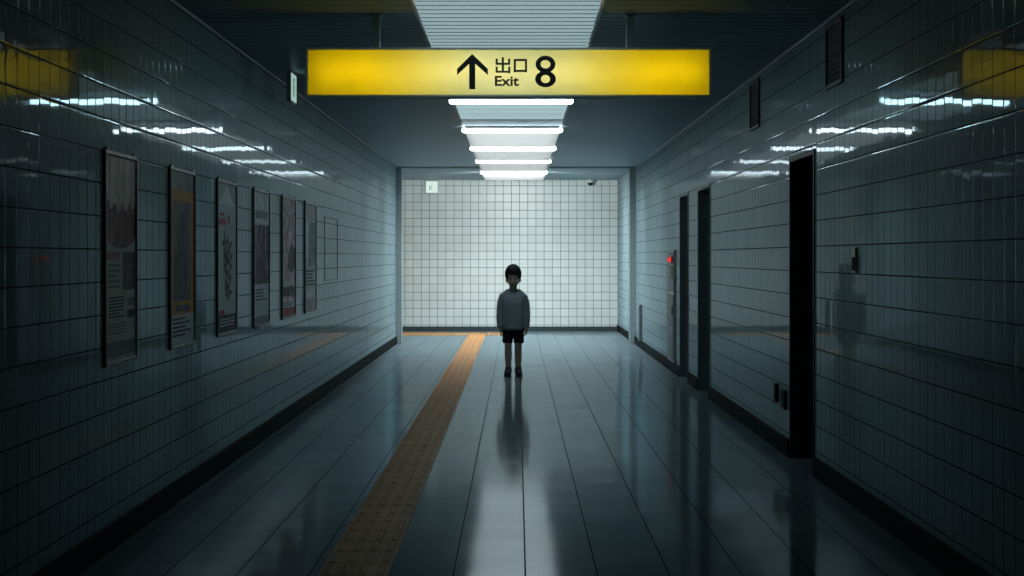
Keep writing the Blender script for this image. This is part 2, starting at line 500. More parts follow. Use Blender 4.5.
box(bm, x0, x0 + 0.012, 0, DEP, z0 + 0.012, z1 - 0.012); box(bm, x1 - 0.012, x1, 0, DEP, z0 + 0.012, z1 - 0.012)
box(bm, x0 + 0.012, x1 - 0.012, DEP - 0.01, DEP, z0 + 0.012, z1 - 0.012)
mesh_obj('housing', bm, M_ALU, sg)
bm = bmesh.new()
box(bm, x0 + 0.012, x1 - 0.012, 0.004, 0.007, z0 + 0.012, z1 - 0.012)
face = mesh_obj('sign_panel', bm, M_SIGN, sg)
bm = bmesh.new()
zc = (z0 + z1) / 2
for dz, a, b in ((0.0, -1.13, 1.05),):
    cyl(bm, (a, 0.10, zc + dz), (b, 0.10, zc + dz), 0.016, seg=12)
mesh_obj('lamp', bm, emit('sign_lamp', (0.95, 1.0, 0.92), 8.0), sg)
for px in (375.0, 631.0):
    bm = bmesh.new()
    cx = sx(px)
    box(bm, cx - 0.022, cx + 0.022, 0.055, 0.099, z1, HC, bev=0.003)
    box(bm, cx - 0.032, cx + 0.032, 0.045, 0.109, HC - 0.006, HC, bev=0.002)
    mesh_obj('hanger', bm, M_RAIL, sg)
# lettering
TY, TT = 0.004, 0.0015
bm = bmesh.new()
prism(bm, [(sx(a), sz(b)) for a, b in ((472.2, 54.0), (487.9, 68.8), (487.9, 75.0), (475.2, 63.7), (475.2, 89.2), (469.2, 89.2), (469.2, 63.7), (457.0, 75.0), (457.0, 68.8))], TY, TT)
mesh_obj('arrow', bm, M_INK, face)
def zx(a): return sx(440 + a * 0.12695)
def zy(b): return sz(44 + b * 0.12698)
bm = bmesh.new()
def stroke(a0, a1, b0, b1): box(bm, zx(a0), zx(a1), TY - TT, TY, zy(b1), zy(b0))
stroke(486, 504, 104, 210)
stroke(438, 455, 114, 147); stroke(536, 553, 114, 147); stroke(438, 486, 147, 164); stroke(504, 553, 147, 164)
stroke(438, 455, 177, 210); stroke(537, 554, 177, 210); stroke(438, 554, 210, 226); stroke(537, 554, 226, 230)
stroke(581, 598, 117, 223); stroke(669, 686, 117, 223); stroke(598, 669, 117, 134); stroke(598, 669, 203, 220)
mesh_obj('kanji_lettering', bm, M_INK, face)
bm = bmesh.new()
ring(bm, (sx(545.5), sz(64.2)), (9.9 / SS, 8.6 / SS), (4.9 / SS, 4.2 / SS), TY, TT)
ring(bm, (sx(545.5), sz(79.0)), (10.4 / SS, 8.2 / SS), (4.6 / SS, 4.1 / SS), TY, TT + 0.0003)
mesh_obj('numeral', bm, M_INK, face)
cu = bpy.data.curves.new('exit_text', 'FONT'); cu.body = 'Exit'; cu.extrude = 0.002; cu.offset = 0.028
to = bpy.data.objects.new('exit_text', cu); COL.objects.link(to)
bpy.context.view_layer.update()
me = bpy.data.meshes.new_from_object(to.evaluated_get(bpy.context.evaluated_depsgraph_get()))
bpy.data.objects.remove(to)
vx = [v.co.x for v in me.vertices]; vy = [v.co.y for v in me.vertices]; vz = [v.co.z for v in me.vertices]
cap = max(vy) - min(vy)
for v in me.vertices:
    u = (v.co.x - min(vx)) / (max(vx) - min(vx)); w = (v.co.y - min(vy)) / cap; d = (v.co.z - min(vz)) / max(1e-6, max(vz) - min(vz))
    v.co = (sx(494.8) + u * (sx(519.0) - sx(494.8)), TY - TT * d, sz(86.0) + w * (sz(75.8) - sz(86.0)))
me.name = 'latin_lettering'; me.materials.clear(); me.materials.append(M_INK)
link(bpy.data.objects.new('latin_lettering', me), face)

# ------------------------------------------------------------------ green emergency signs
M_GREEN = emit('sign_green', (0.04, 0.42, 0.22), 0.42)
def picto(bm, M):
    """green doorway with a white opening and a striding figure, in a unit square; M maps (u,v,depth) to place"""
    def quad(pts, mi, d):
        f = bm.faces.new([bm.verts.new(M(u, v, d)) for u, v in pts]); f.material_index = mi
    quad([(0.30, 0.16), (0.72, 0.16), (0.72, 0.84), (0.30, 0.84)], 0, 0.001)
    quad([(0.42, 0.16), (0.66, 0.16), (0.66, 0.78), (0.42, 0.78)], 1, 0.0015)
    def limb(a, b, w):
        a, b = Vector(a), Vector(b); n = (b - a).orthogonal().normalized() * w
        quad([tuple(a + n), tuple(b + n), tuple(b - n), tuple(a - n)], 0, 0.002)
    c = [(0.54 + 0.035 * math.cos(t * PI / 6), 0.68 + 0.04 * math.sin(t * PI / 6)) for t in range(12)]
    quad(c, 0, 0.002)
    for a, b, w in (((0.53, 0.62), (0.5, 0.45), 0.035), ((0.5, 0.46), (0.44, 0.33), 0.022), ((0.44, 0.33), (0.36, 0.3), 0.02), ((0.5, 0.46), (0.58, 0.35), 0.022), ((0.58, 0.35), (0.56, 0.2), 0.02), ((0.53, 0.6), (0.44, 0.52), 0.018), ((0.53, 0.6), (0.62, 0.5), 0.018)):
        limb(a, b, w)
M_SIGNLIT = emit('lit_sign_white', (0.80, 1.0, 0.90), 0.85)
M_SIGNLIT2 = emit('lit_sign_pale', (0.62, 0.92, 0.80), 0.55)
# near one: edge-hung box, its lit face towards the corridor
r = thing('emergency_exit_sign', 'small green and white lit box sign beside the yellow sign, by left wall', 'emergency sign', (-1.66, 13.4, HC), group='green emergency signs')
bm = bmesh.new()
box(bm, -0.036, -0.003, -0.16, 0.16, -0.232, -0.012, bev=0.003)
box(bm, -0.026, -0.012, -0.10, 0.10, -0.012, 0)
mesh_obj('case', bm, M_GREYMETAL, r)
bm = bmesh.new()
box(bm, -0.003, 0.0, -0.15, 0.15, -0.222, -0.022)
pn = mesh_obj('lit_panel', bm, M_SIGNLIT2, r)
bm = bmesh.new()
picto(bm, lambda u, v, d: (d, -0.15 + 0.30 * u, -0.222 + 0.2 * v))
mesh_obj('pictogram', bm, [M_GREEN, M_SIGNLIT2], pn)
# far one
r = thing('emergency_exit_sign', 'tiny square white lit sign with faint green mark, top left of the end wall', 'emergency sign', (-1.53, 32.25, HC), group='green emergency signs')
bm = bmesh.new()
box(bm, -0.11, 0.11, 0.0, 0.05, -0.235, -0.018, bev=0.003)
for s in (-1, 1): box(bm, s * 0.07 - 0.008, s * 0.07 + 0.008, 0.017, 0.033, -0.018, 0)
mesh_obj('case', bm, M_HOUS, r)
bm = bmesh.new()
box(bm, -0.104, 0.104, -0.003, 0.0, -0.229, -0.024)
pn = mesh_obj('lit_panel', bm, M_SIGNLIT, r)
bm = bmesh.new()
picto(bm, lambda u, v, d: (-0.104 + 0.208 * (0.15 + 0.5 * u), -0.003 - d, -0.20 + 0.12 * v))
mesh_obj('pictogram', bm, [plain('sign_pale_green', (0.30, 0.50, 0.40), 0.5), M_SIGNLIT], pn)

# dome camera at the end wall
r = thing('ceiling_camera', 'small dome camera under the ceiling against the white end wall', 'camera', (1.31, 32.18, HC))
bm = bmesh.new()
cyl(bm, (0, 0, -0.05), (0, 0, 0), 0.062, 0.066, seg=24)
mesh_obj('base', bm, M_WHITE, r)
bm = bmesh.new()
ell(bm, (0, 0, -0.05), (0.05, 0.05, 0.055), seg=20)
bmesh.ops.bisect_plane(bm, geom=bm.verts[:] + bm.edges[:] + bm.faces[:], plane_co=(0, 0, -0.052), plane_no=(0, 0, 1), clear_outer=True)
mesh_obj('dome', bm, plain('smoked_dome', (0.01, 0.012, 0.014), 0.08), r, smooth=True)

# ------------------------------------------------------------------ tactile paving
def tactile_mat():
    t = NT('tactile_orange')
    vec, q = t.coord()
    nz = t.noise(vec, 4.0, 5, 0.65)
    c = t.mix(t.smooth(nz, 0.35, 0.7), (0.34, 0.165, 0.055), (0.44, 0.22, 0.085))
    t.bsdf(c, 0.55, 0.0, 0.15)
    return t.m
M_TACT = tactile_mat()
def tact_tile(bm, x, y, s, dots, rot):
    g = 0.003; t = 0.004
    box(bm, x + g, x + s - g, y + g, y + s - g, 0.0, t)
    if dots:
        for i in range(5):
            for j in range(5):
                cx, cy = x + s * (i + 0.5) / 5, y + s * (j + 0.5) / 5
                cyl(bm, (cx, cy, t), (cx, cy, t + 0.005), 0.016, 0.010, seg=8)
    else:
        for i in range(4):
            c = s * (i + 0.5) / 4; hw = 0.016
            e = 0.014
            a0, a1, b0, b1 = (x + c - hw, x + c + hw, y + e, y + s - e) if not rot else (x + e, x + s - e, y + c - hw, y + c + hw)
            lo = [bm.verts.new((xx, yy, t)) for xx, yy in ((a0, b0), (a1, b0), (a1, b1), (a0, b1))]
            k = 0.006
            hi = [bm.verts.new((xx, yy, t + 0.005)) for xx, yy in ((a0 + k, b0 + k), (a1 - k, b0 + k), (a1 - k, b1 - k), (a0 + k, b1 - k))]
            bm.faces.new(hi)
            for q in range(4): bm.faces.new((lo[q], lo[(q + 1) % 4], hi[(q + 1) % 4], hi[q]))
bm = bmesh.new()
TS = 0.30; TX = -0.835
y = -3.9
while y < 30.4:
    tact_tile(bm, TX, y, TS, False, False); y += TS
ye = y
tag(mesh_obj('tactile_paving', bm, M_TACT), 'long orange ribbed guide strip running down the corridor floor', 'tactile paving', kind='structure')
bm = bmesh.new()
for i in range(-19, 3):
    for j in range(3):
        tact_tile(bm, TX + i * TS, ye + j * TS, TS, i in (-1, 0, 1, 2), True)
tag(mesh_obj('tactile_paving', bm, M_TACT), 'short orange strip along the end wall turning into the side passage', 'tactile paving', kind='structure')

# ------------------------------------------------------------------ posters on the left wall
M_PFRAME = plain('poster_frame_metal', (0.03, 0.037, 0.041), 0.4, 0.0)
def pm(name, c, c2=None, scale=4.0, lo=0.4, hi=0.62, stretch=None):
    t = NT(name)
    vec, q = t.coord()
    col = c
    if c2 is not None:
        v = vec
        if stretch:
            mp = t.n('ShaderNodeMapping'); t.put(mp.inputs['Vector'], vec); mp.inputs['Scale'].default_value = stretch; v = mp.outputs[0]
        col = t.mix(t.smooth(t.noise(v, scale, 5, 0.62), lo, hi), c, c2)
    k = t.n('ShaderNodeVectorMath', operation='SCALE'); t.put(k.inputs[0], col); k.inputs['Scale'].default_value = 1.1
    t.bsdf(k.outputs[0], 0.5, 0.0, 0.03)
    return t.m
PAPER = pm('poster_paper', (0.42, 0.47, 0.48))
INK = pm('poster_ink', (0.05, 0.06, 0.07))
PH = 0.98
PY = [8.04, 9.55, 11.06, 12.58, 14.11, 15.63]
PW = [0.68, 0.75, 0.77, 0.82, 0.86, 0.88]
PLAB = ['framed poster with pale photo over maroon curve, nearest on left wall',
        'framed poster with orange border around a dark picture',
        'framed pale poster with dark branch drawing and red mark',
        'framed poster with pale top and dark middle picture',
        'framed poster with pinkish blossom print and red foot',
        'framed pale grey-blue poster, farthest of the six on left wall']
def poster(k, build, mats):
    r = thing('poster', PLAB[k], 'poster', (XL, PY[k] + PW[k] / 2, 0.835), PI / 2, 'framed posters on the left wall')
    w = PW[k] / 2; fw = 0.022
    # local frame: x runs along the wall (away from the viewer), -y faces the corridor, z up
    bm = bmesh.new()
    box(bm, -w, -w + fw, -0.014, 0, 0, PH, bev=0.004); box(bm, w - fw, w, -0.014, 0, 0, PH, bev=0.004)
    box(bm, -w + fw, w - fw, -0.014, 0, 0, fw, bev=0.004); box(bm, -w + fw, w - fw, -0.014, 0, PH - fw, PH, bev=0.004)
    mesh_obj('frame', bm, M_PFRAME, r)
    bm = bmesh.new()
    box(bm, -w + fw, w - fw, -0.006, 0, fw, PH - fw)
    U0, UW, V0, VH = -w + fw, 2 * (w - fw), fw, PH - 2 * fw
    lay = [0]
    def patch(pts, mi):
        lay[0] += 1
        d = -0.006 - 0.00008 * lay[0]
        f = bm.faces.new([bm.verts.new((U0 + UW * u, d, V0 + VH * v)) for u, v in pts]); f.material_index = mi
    def rect(a, b, c, d, mi): patch([(a, c), (b, c), (b, d), (a, d)], mi)
    def lines(a, b, c, d, n, mi=1, fill=0.45):
        p = (d - c) / n
        for i in range(n):
            e = b - (b - a) * random.choice((0, 0.05, 0.1, 0.3))
            rect(a, e, d - (i + fill) * p, d - i * p, mi)
    build(rect, patch, lines)
    for f in bm.faces:
        if f.normal.y > 0: f.normal_flip()
    me = bpy.data.meshes.new('sheet'); bm.to_mesh(me); bm.free()
    for m in [PAPER, INK] + mats: me.materials.append(m)
    link(bpy.data.objects.new('sheet', me), r)
    for s in (-1, 1):     # the two hooks the frame hangs from
        bm = bmesh.new()
        box(bm, s * (w - 0.06) - 0.010, s * (w - 0.06) + 0.010, -0.012, 0, PH, PH + 0.012, bev=0.002)
        mesh_obj('bracket', bm, M_STEEL, r)

def p1b(R, P, L):
    top = [(0, 1), (0, 0.625)] + [(0.5 - 0.5 * math.cos(t * PI / 14), 0.625 - 0.075 * math.sin(t * PI / 14)) for t in range(1, 14)] + [(1, 0.625), (1, 1)]
    P(top, 2)
    P([(0.0, 0.995), (0, 0.79)] + [(t / 20, 0.745 + 0.022 * math.sin(t * 1.3) + 0.012 * math.sin(t * 2.9 + 1) + 0.02 * abs(t - 10) / 10) for t in range(1, 20)] + [(1, 0.78), (1, 0.995)], 3)
    R(0.03, 0.45, 0.495, 0.53, 2); R(0.56, 0.97, 0.34, 0.53, 4)
    L(0.06, 0.5, 0.34, 0.47, 5, 5); L(0.1, 0.62, 0.20, 0.31, 7); R(0.72, 0.96, 0.26, 0.30, 5); R(0.70, 0.95, 0.20, 0.24, 4)
    L(0.06, 0.95, 0.12, 0.18, 4, 5); R(0.03, 0.97, 0.02, 0.09, 5)
poster(0, p1b, [pm('poster_maroon', (0.11, 0.025, 0.035), (0.26, 0.10, 0.12), 7), pm('poster_misty_photo', (0.42, 0.34, 0.36), (0.92, 0.85, 0.86), 4.5, 0.35, 0.65, (1, 1, 0.5)), pm('poster_dark_photo', (0.03, 0.04, 0.045), (0.10, 0.10, 0.09), 9), pm('poster_grey_ink', (0.18, 0.21, 0.23))])
def p2(R, P, L):
    R(0, 1, 0.90, 1, 2); R(0.0, 1, 0.17, 0.90, 3); R(0.14, 0.84, 0.245, 0.83, 4)
    P([(0.3, 0.26), (0.7, 0.26), (0.74, 0.5), (0.66, 0.72), (0.5, 0.78), (0.36, 0.7), (0.28, 0.5)], 5)
    L(0.08, 0.85, 0.03, 0.15, 5); R(0.2, 0.8, 0.185, 0.225, 5)
poster(1, p2, [pm('poster_grey_sky', (0.16, 0.19, 0.20), (0.26, 0.29, 0.30), 5), pm('poster_orange_border', (0.42, 0.22, 0.03), (0.34, 0.17, 0.03), 6), pm('poster_navy', (0.05, 0.07, 0.09), (0.10, 0.13, 0.15), 6), pm('poster_deep_blue', (0.03, 0.045, 0.06), (0.07, 0.09, 0.11), 10)])
def p3(R, P, L):
    R(0, 1, 0.88, 1, 2); P([(0.1, 0.86), (0.9, 0.86), (0.62, 0.95), (0.5, 0.985), (0.38, 0.95)], 3)
    R(0.06, 0.46, 0.72, 0.765, 4); R(0.52, 0.66, 0.73, 0.79, 4); R(0.12, 0.36, 0.78, 0.80, 4)
    rr = random.Random(3)
    def branch(x, y, a, l, w, n):
        x2, y2 = x + l * math.cos(a), y + l * math.sin(a)
        nx, ny = -math.sin(a) * w, math.cos(a) * w
        P([(x + nx, y + ny), (x2 + nx * 0.6, y2 + ny * 0.6), (x2 - nx * 0.6, y2 - ny * 0.6), (x - nx, y - ny)], 5)
        for s in (-1, 1):
            q = rr.uniform(0.3, 0.9); bx, by = x + (x2 - x) * q, y + (y2 - y) * q
            b = a + s * rr.uniform(0.5, 1.0); ll = rr.uniform(0.07, 0.12)
            ex, ey = bx + ll * math.cos(b) * 1.6, by + ll * math.sin(b)
            mx_, my_ = (bx + ex) / 2, (by + ey) / 2
            P([(bx, by), (mx_ - 0.03 * math.sin(b), my_ + 0.02 * math.cos(b)), (ex, ey), (mx_ + 0.03 * math.sin(b), my_ - 0.02 * math.cos(b))], 5)
        if n: branch(x2, y2, a + rr.uniform(-0.35, 0.35), l * 0.95, w * 0.85, n - 1)
    branch(0.5, 0.22, 1.95, 0.085, 0.035, 4); branch(0.55, 0.22, 1.0, 0.085, 0.033, 4); branch(0.45, 0.24, 1.5, 0.09, 0.035, 4)
    R(0, 1, 0, 0.115, 6); R(0.06, 0.34, 0.115, 0.15, 4); L(0.1, 0.9, 0.03, 0.09, 3, 0)
poster(2, p3, [pm('poster_cool_grey', (0.24, 0.29, 0.31), (0.34, 0.39, 0.40), 5), pm('poster_white', (0.62, 0.66, 0.66)), pm('poster_red', (0.36, 0.07, 0.08)), pm('poster_branch', (0.06, 0.07, 0.075)), pm('poster_foot', (0.06, 0.055, 0.06), (0.1, 0.08, 0.08), 8)])
def p4(R, P, L):
    R(0, 1, 0.76, 1, 2); R(0.06, 1, 0.30, 0.75, 3)
    P([(0.3, 0.3), (0.75, 0.3), (0.8, 0.5), (0.62, 0.66), (0.42, 0.6)], 4)
    R(0.1, 0.9, 0.80, 0.86, 5); L(0.12, 0.85, 0.16, 0.26, 4); R(0, 1, 0, 0.05, 5)
poster(3, p4, [pm('poster_haze', (0.42, 0.46, 0.48), (0.62, 0.65, 0.66), 4), pm('poster_dusk', (0.04, 0.04, 0.055), (0.20, 0.17, 0.19), 6), pm('poster_figure', (0.035, 0.04, 0.05), (0.09, 0.09, 0.1), 9), pm('poster_slate', (0.2, 0.23, 0.25))])
def p5(R, P, L):
    R(0, 1, 0.12, 1, 2)
    P([(0.45, 0.40), (0.75, 0.36), (1, 0.4), (1, 0.58), (0.72, 0.62), (0.5, 0.54)], 3)
    R(0.06, 0.94, 0.17, 0.25, 3); R(0, 1, 0.0, 0.07, 4); L(0.1, 0.9, 0.08, 0.115, 2); R(0.05, 0.6, 0.26, 0.30, 0)
poster(4, p5, [pm('poster_blossom', (0.62, 0.54, 0.58), (0.34, 0.15, 0.21), 11), pm('poster_plum', (0.07, 0.05, 0.065), (0.13, 0.1, 0.11), 7), pm('poster_red_foot', (0.30, 0.08, 0.06))])
def p6(R, P, L):
    R(0, 1, 0.86, 1, 2); R(0.35, 0.95, 0.42, 0.84, 3); R(0.06, 0.3, 0.5, 0.82, 4); L(0.1, 0.9, 0.22, 0.38, 5); R(0, 1, 0, 0.1, 2); R(0.2, 0.8, 0.12, 0.18, 4)
poster(5, p6, [pm('poster_rose_grey', (0.34, 0.31, 0.32), (0.42, 0.40, 0.40), 6), pm('poster_teal_photo', (0.14, 0.21, 0.23), (0.30, 0.38, 0.39), 6), pm('poster_ice', (0.55, 0.62, 0.63))])

# flush inspection hatch beyond the posters
r = thing('access_hatch', 'flush tiled access hatch in left wall beyond the last poster', 'hatch', (XL, 17.9, 1.10))
bm = bmesh.new()
box(bm, 0, 0.004, -0.62, -0.613, 0, 0.62); box(bm, 0, 0.004, 0.613, 0.62, 0, 0.62)
box(bm, 0, 0.004, -0.613, 0.613, 0, 0.007); box(bm, 0, 0.004, -0.613, 0.613, 0.613, 0.62)
mesh_obj('frame', bm, M_BASE2, r)
bm = bmesh.new()
cyl(bm, (0, -0.52, 0.31), (0.006, -0.52, 0.31), 0.018, seg=16)
mesh_obj('lock', bm, M_STEEL, r)

# ------------------------------------------------------------------ right wall fittings
# ventilation grilles high on the wall
for ya, yb, lab in ((9.97, 10.50, 'dark louvred vent high on right wall, nearer and larger of two'),
                    (13.40, 13.92, 'dark louvred vent high on right wall, farther and smaller of two')):
    r = thing('vent_grille', lab, 'vent', (XR, (ya + yb) / 2, 2.30), group='vents high on the right wall')
    w = (yb - ya) / 2; hh = 0.37
    bm = bmesh.new()
    box(bm, -0.014, 0, -w, -w + 0.025, 0, hh, bev=0.003); box(bm, -0.014, 0, w - 0.025, w, 0, hh, bev=0.003)
    box(bm, -0.014, 0, -w + 0.025, w - 0.025, 0, 0.025, bev=0.003); box(bm, -0.014, 0, -w + 0.025, w - 0.025, hh - 0.025, hh, bev=0.003)
    mesh_obj('frame', bm, M_BLACK, r)
    bm = bmesh.new()
    n = 11
    for i in range(n):
        z = 0.03 + (hh - 0.06) * (i + 0.5) / n
        vs = box(bm, -0.007, 0.007, -w + 0.025, w - 0.025, z - 0.0015, z + 0.0015)
        bmesh.ops.rotate(bm, cent=(0, 0, z), matrix=Matrix.Rotation(math.radians(-38), 3, 'Y'), verts=vs)
        bmesh.ops.translate(bm, vec=(-0.007, 0, 0), verts=vs)
    box(bm, -0.002, 0, -w + 0.025, w - 0.025, 0.025, hh - 0.025, 1)
    mesh_obj('louvres', bm, [M_DOOR, M_VOID], r)

# hydrant cabinet with red lamp
r = thing('hydrant_cabinet', 'flat steel fire cabinet with red lamp beside the farthest door', 'fire cabinet', (XR - 0.001, 20.93, 0.12))
bm = bmesh.new()
w, hh = 0.42, 1.29
box(bm, -0.02, 0, -w, w, 0, hh, bev=0.004)
mesh_obj('case', bm, M_GREYMETAL, r)
bm = bmesh.new()
box(bm, -0.028, -0.02, -w + 0.06, w - 0.015, 0.02, 0.78, bev=0.003)
dr = mesh_obj('cabinet_door', bm, M_CABINET, r)
bm = bmesh.new()
box(bm, -0.036, -0.028, -w + 0.10, -w + 0.20, 0.55, 0.64, bev=0.003)
mesh_obj('handle', bm, M_BLACK, dr)
bm = bmesh.new()
box(bm, -0.026, -0.02, -w + 0.06, w - 0.015, 0.80, hh - 0.02, bev=0.003)
up = mesh_obj('alarm_panel', bm, M_CABINET, r)
bm = bmesh.new()
for i in range(9): box(bm, -0.030, -0.026, -0.33, -0.10, 0.96 + i * 0.017, 0.97 + i * 0.017)
mesh_obj('speaker_grille', bm, M_BLACK, up)
bm = bmesh.new()
cyl(bm, (-0.026, -0.28, 1.18), (-0.045, -0.28, 1.18), 0.042, 0.038, seg=24)
lb = mesh_obj('lamp_base', bm, plain('red_lamp_ring', (0.30, 0.02, 0.02), 0.35), up)
bm = bmesh.new()
ell(bm, (-0.045, -0.28, 1.18), (0.04, 0.032, 0.032), seg=20)
mesh_obj('lamp_lens', bm, emit('red_lamp', (1.0, 0.06, 0.045), 0.8), lb, smooth=True)

# slim grey box at the foot of the wall before the shutter rail
r = thing('cable_box', 'slim grey upright box at the foot of right wall by shutter rail', 'cable box', (XR, 26.1, BB))
bm = bmesh.new()
box(bm, -0.045, 0, -0.10, 0.10, 0, 0.52, bev=0.004)
mesh_obj('case', bm, M_GREYMETAL, r)
bm = bmesh.new()
box(bm, -0.050, -0.045, -0.085, 0.085, 0.02, 0.50, bev=0.002)
mesh_obj('lid', bm, M_GREYMETAL, r)

# outlet plates low on the wall and a small key switch
def outlet(yc, hw, z, lab):
    r = thing('outlet_plate', lab, 'outlet', (XR, yc, z), group='dark outlets low on the right wall')
    bm = bmesh.new()
    box(bm, -0.022, 0, -hw, hw, 0, 0.13, bev=0.004)
    pl = mesh_obj('plate', bm, M_BLACK, r)
    bm = bmesh.new()
    for zz in (0.04, 0.09):
        cyl(bm, (-0.026, 0, zz), (-0.022, 0, zz), 0.02, seg=16)
    mesh_obj('socket', bm, M_DOOR, pl)
outlet(12.14, 0.085, 0.305, 'bulkier dark outlet low on right wall, nearer the large door recess')
outlet(12.50, 0.05, 0.325, 'narrow dark outlet low on right wall, farther from the large door recess')
r = thing('key_switch', 'small key switch at eye height on right wall, nearer than the widest door recess', 'switch', (XR, 9.62, 1.245))
bm = bmesh.new()
box(bm, -0.012, 0, -0.045, 0.045, 0, 0.135, bev=0.003)
pl = mesh_obj('plate', bm, M_GREYMETAL, r)
bm = bmesh.new()
box(bm, -0.02, -0.012, -0.028, 0.028, 0.012, 0.085, bev=0.003)
mesh_obj('key_lock', bm, M_BLACK, pl)

# ------------------------------------------------------------------ the boy
PX, PYB = -0.042, 20.0
person = thing('person', 'child in dark sweater and black shorts standing still, facing forward', 'person', (PX, PYB, 0))
SKIN = plain('skin', (0.33, 0.255, 0.22), 0.5, nscale=30, namp=0.06)
HAIR = plain('black_hair', (0.012, 0.012, 0.013), 0.75, spec=0.15, nscale=60, namp=0.3)
KNIT = plain('teal_grey_knit', (0.20, 0.262, 0.295), 0.9, spec=0.2, nscale=160, namp=0.25, bump=0.001)
RIB = plain('knit_ribbing', (0.17, 0.225, 0.255), 0.9, spec=0.2, nscale=160, namp=0.25, bump=0.001)
SHORT = plain('black_cotton', (0.014, 0.017, 0.020), 0.85, spec=0.2, nscale=120, namp=0.2)
SHOE = plain('black_shoe', (0.012, 0.014, 0.016), 0.5)
SOLE = plain('dark_sole', (0.03, 0.033, 0.036), 0.7)
SOCK = plain('dark_sock', (0.03, 0.036, 0.042), 0.9)
# body: one skin, -y is the front
bm = bmesh.new()
for s in (-1, 1):
    # leg: ankle, calf, knee, thigh, hip
    chain(bm, [(s * 0.055, 0.012, 0.045, 0.029), (s * 0.055, 0.010, 0.095, 0.028), (s * 0.055, 0.016, 0.20, 0.040), (s * 0.055, 0.012, 0.25, 0.042),
               (s * 0.055, 0.002, 0.315, 0.039), (s * 0.055, -0.004, 0.345, 0.041), (s * 0.056, 0.0, 0.42, 0.049), (s * 0.056, 0.004, 0.52, 0.056), (s * 0.053, 0.006, 0.60, 0.062)])
    ell(bm, (s * 0.056, -0.026, 0.345), (0.022, 0.017, 0.025))
    # foot inside the shoe
    chain(bm, [(s * 0.055, 0.022, 0.032, 0.026), (s * 0.060, -0.05, 0.026, 0.026), (s * 0.064, -0.10, 0.020, 0.019)])
    # arm: shoulder, elbow, wrist
    chain(bm, [(s * 0.110, 0.005, 0.896, 0.038), (s * 0.138, 0.008, 0.82, 0.034), (s * 0.148, 0.008, 0.74, 0.029), (s * 0.151, -0.002, 0.65, 0.028), (s * 0.148, -0.014, 0.57, 0.020)])
    # palm, four curled fingers, thumb
    chain(bm, [(s * 0.147, -0.015, 0.563, 0.019), (s * 0.146, -0.018, 0.535, 0.017)])
    ell(bm, (s * 0.146, -0.019, 0.530), (0.012, 0.027, 0.028))
    fl = [(-0.039, 0.028, 0.018, 0.014), (-0.026, 0.031, 0.020, 0.015), (-0.012, 0.029, 0.019, 0.014), (0.001, 0.023, 0.015, 0.012)]
    for fy, l1, l2, l3 in fl:
        a = Vector((s * 0.147, fy, 0.512 + 0.003 * abs(fy + 0.02) * 10)); ang = 0.12; pts = [(*a, 0.0072)]
        for L, da, rr in ((l1, 0.45, 0.0068), (l2, 0.6, 0.0063), (l3, 0.0, 0.0054)):
            a = a + Vector((-s * math.sin(ang), -0.05 * math.sin(ang), -math.cos(ang))) * L
            pts.append((*a, rr)); ang += da
        chain(bm, pts, seg=10)
    chain(bm, [(s * 0.143, -0.036, 0.548, 0.0095), (s * 0.139, -0.053, 0.527, 0.0085), (s * 0.134, -0.060, 0.508, 0.0075), (s * 0.129, -0.060, 0.494, 0.006)], seg=10)
# torso
loft(bm, [(0.55, 0, 0.004, 0.106, 0.072), (0.60, 0, 0.004, 0.112, 0.076), (0.68, 0, 0.0, 0.102, 0.070), (0.77, 0, 0.0, 0.106, 0.070), (0.85, 0, 0.002, 0.113, 0.070), (0.90, 0, 0.005, 0.104, 0.054), (0.935, 0, 0.008, 0.07, 0.040)])
chain(bm, [(-0.108, 0.006, 0.898, 0.035), (-0.05, 0.008, 0.935, 0.036), (0.05, 0.008, 0.935, 0.036), (0.108, 0.006, 0.898, 0.035)])
chain(bm, [(0, 0.012, 0.92, 0.048), (0, 0.006, 0.96, 0.042), (0, 0.002, 1.01, 0.043)])
# head: skull, cheeks, jaw, chin
ell(bm, (0, 0.012, 1.125), (0.074, 0.088, 0.088), seg=32)
ell(bm, (0, -0.016, 1.068), (0.067, 0.063, 0.066), seg=28)
ell(bm, (0, -0.034, 1.024), (0.047, 0.038, 0.034), seg=20)
ell(bm, (0, -0.060, 1.008), (0.020, 0.015, 0.014))
for s in (-1, 1):
    ell(bm, (s * 0.036, -0.052, 1.058), (0.030, 0.026, 0.026))
    ell(bm, (s * 0.030, -0.067, 1.098), (0.024, 0.012, 0.007))          # brow ridge
    e = Matrix.Rotation(s * 0.35, 3, 'Z')
    ell(bm, (s * 0.077, 0.006, 1.075), (0.009, 0.019, 0.028), rot=e)     # ear
    ell(bm, (s * 0.076, -0.002, 1.056), (0.007, 0.010, 0.011))
    ell(bm, (s * 0.030, -0.068, 1.083), (0.014, 0.010, 0.006))          # upper lid
    ell(bm, (s * 0.030, -0.067, 1.066), (0.013, 0.009, 0.005))          # lower lid
    ell(bm, (s * 0.010, -0.083, 1.047), (0.008, 0.008, 0.006))          # nostril
chain(bm, [(0, -0.074, 1.088, 0.006), (0, -0.083, 1.064, 0.0075), (0, -0.090, 1.050, 0.0095)])
ell(bm, (0, -0.074, 1.029), (0.021, 0.010, 0.0055))
ell(bm, (0, -0.073, 1.019), (0.018, 0.010, 0.006))
body = remesh('body', bm, SKIN, 0.0042, 3, person)
M_EYE = plain('eye_white', (0.5, 0.48, 0.46), 0.15); M_IRIS = plain('iris', (0.015, 0.010, 0.008), 0.1)
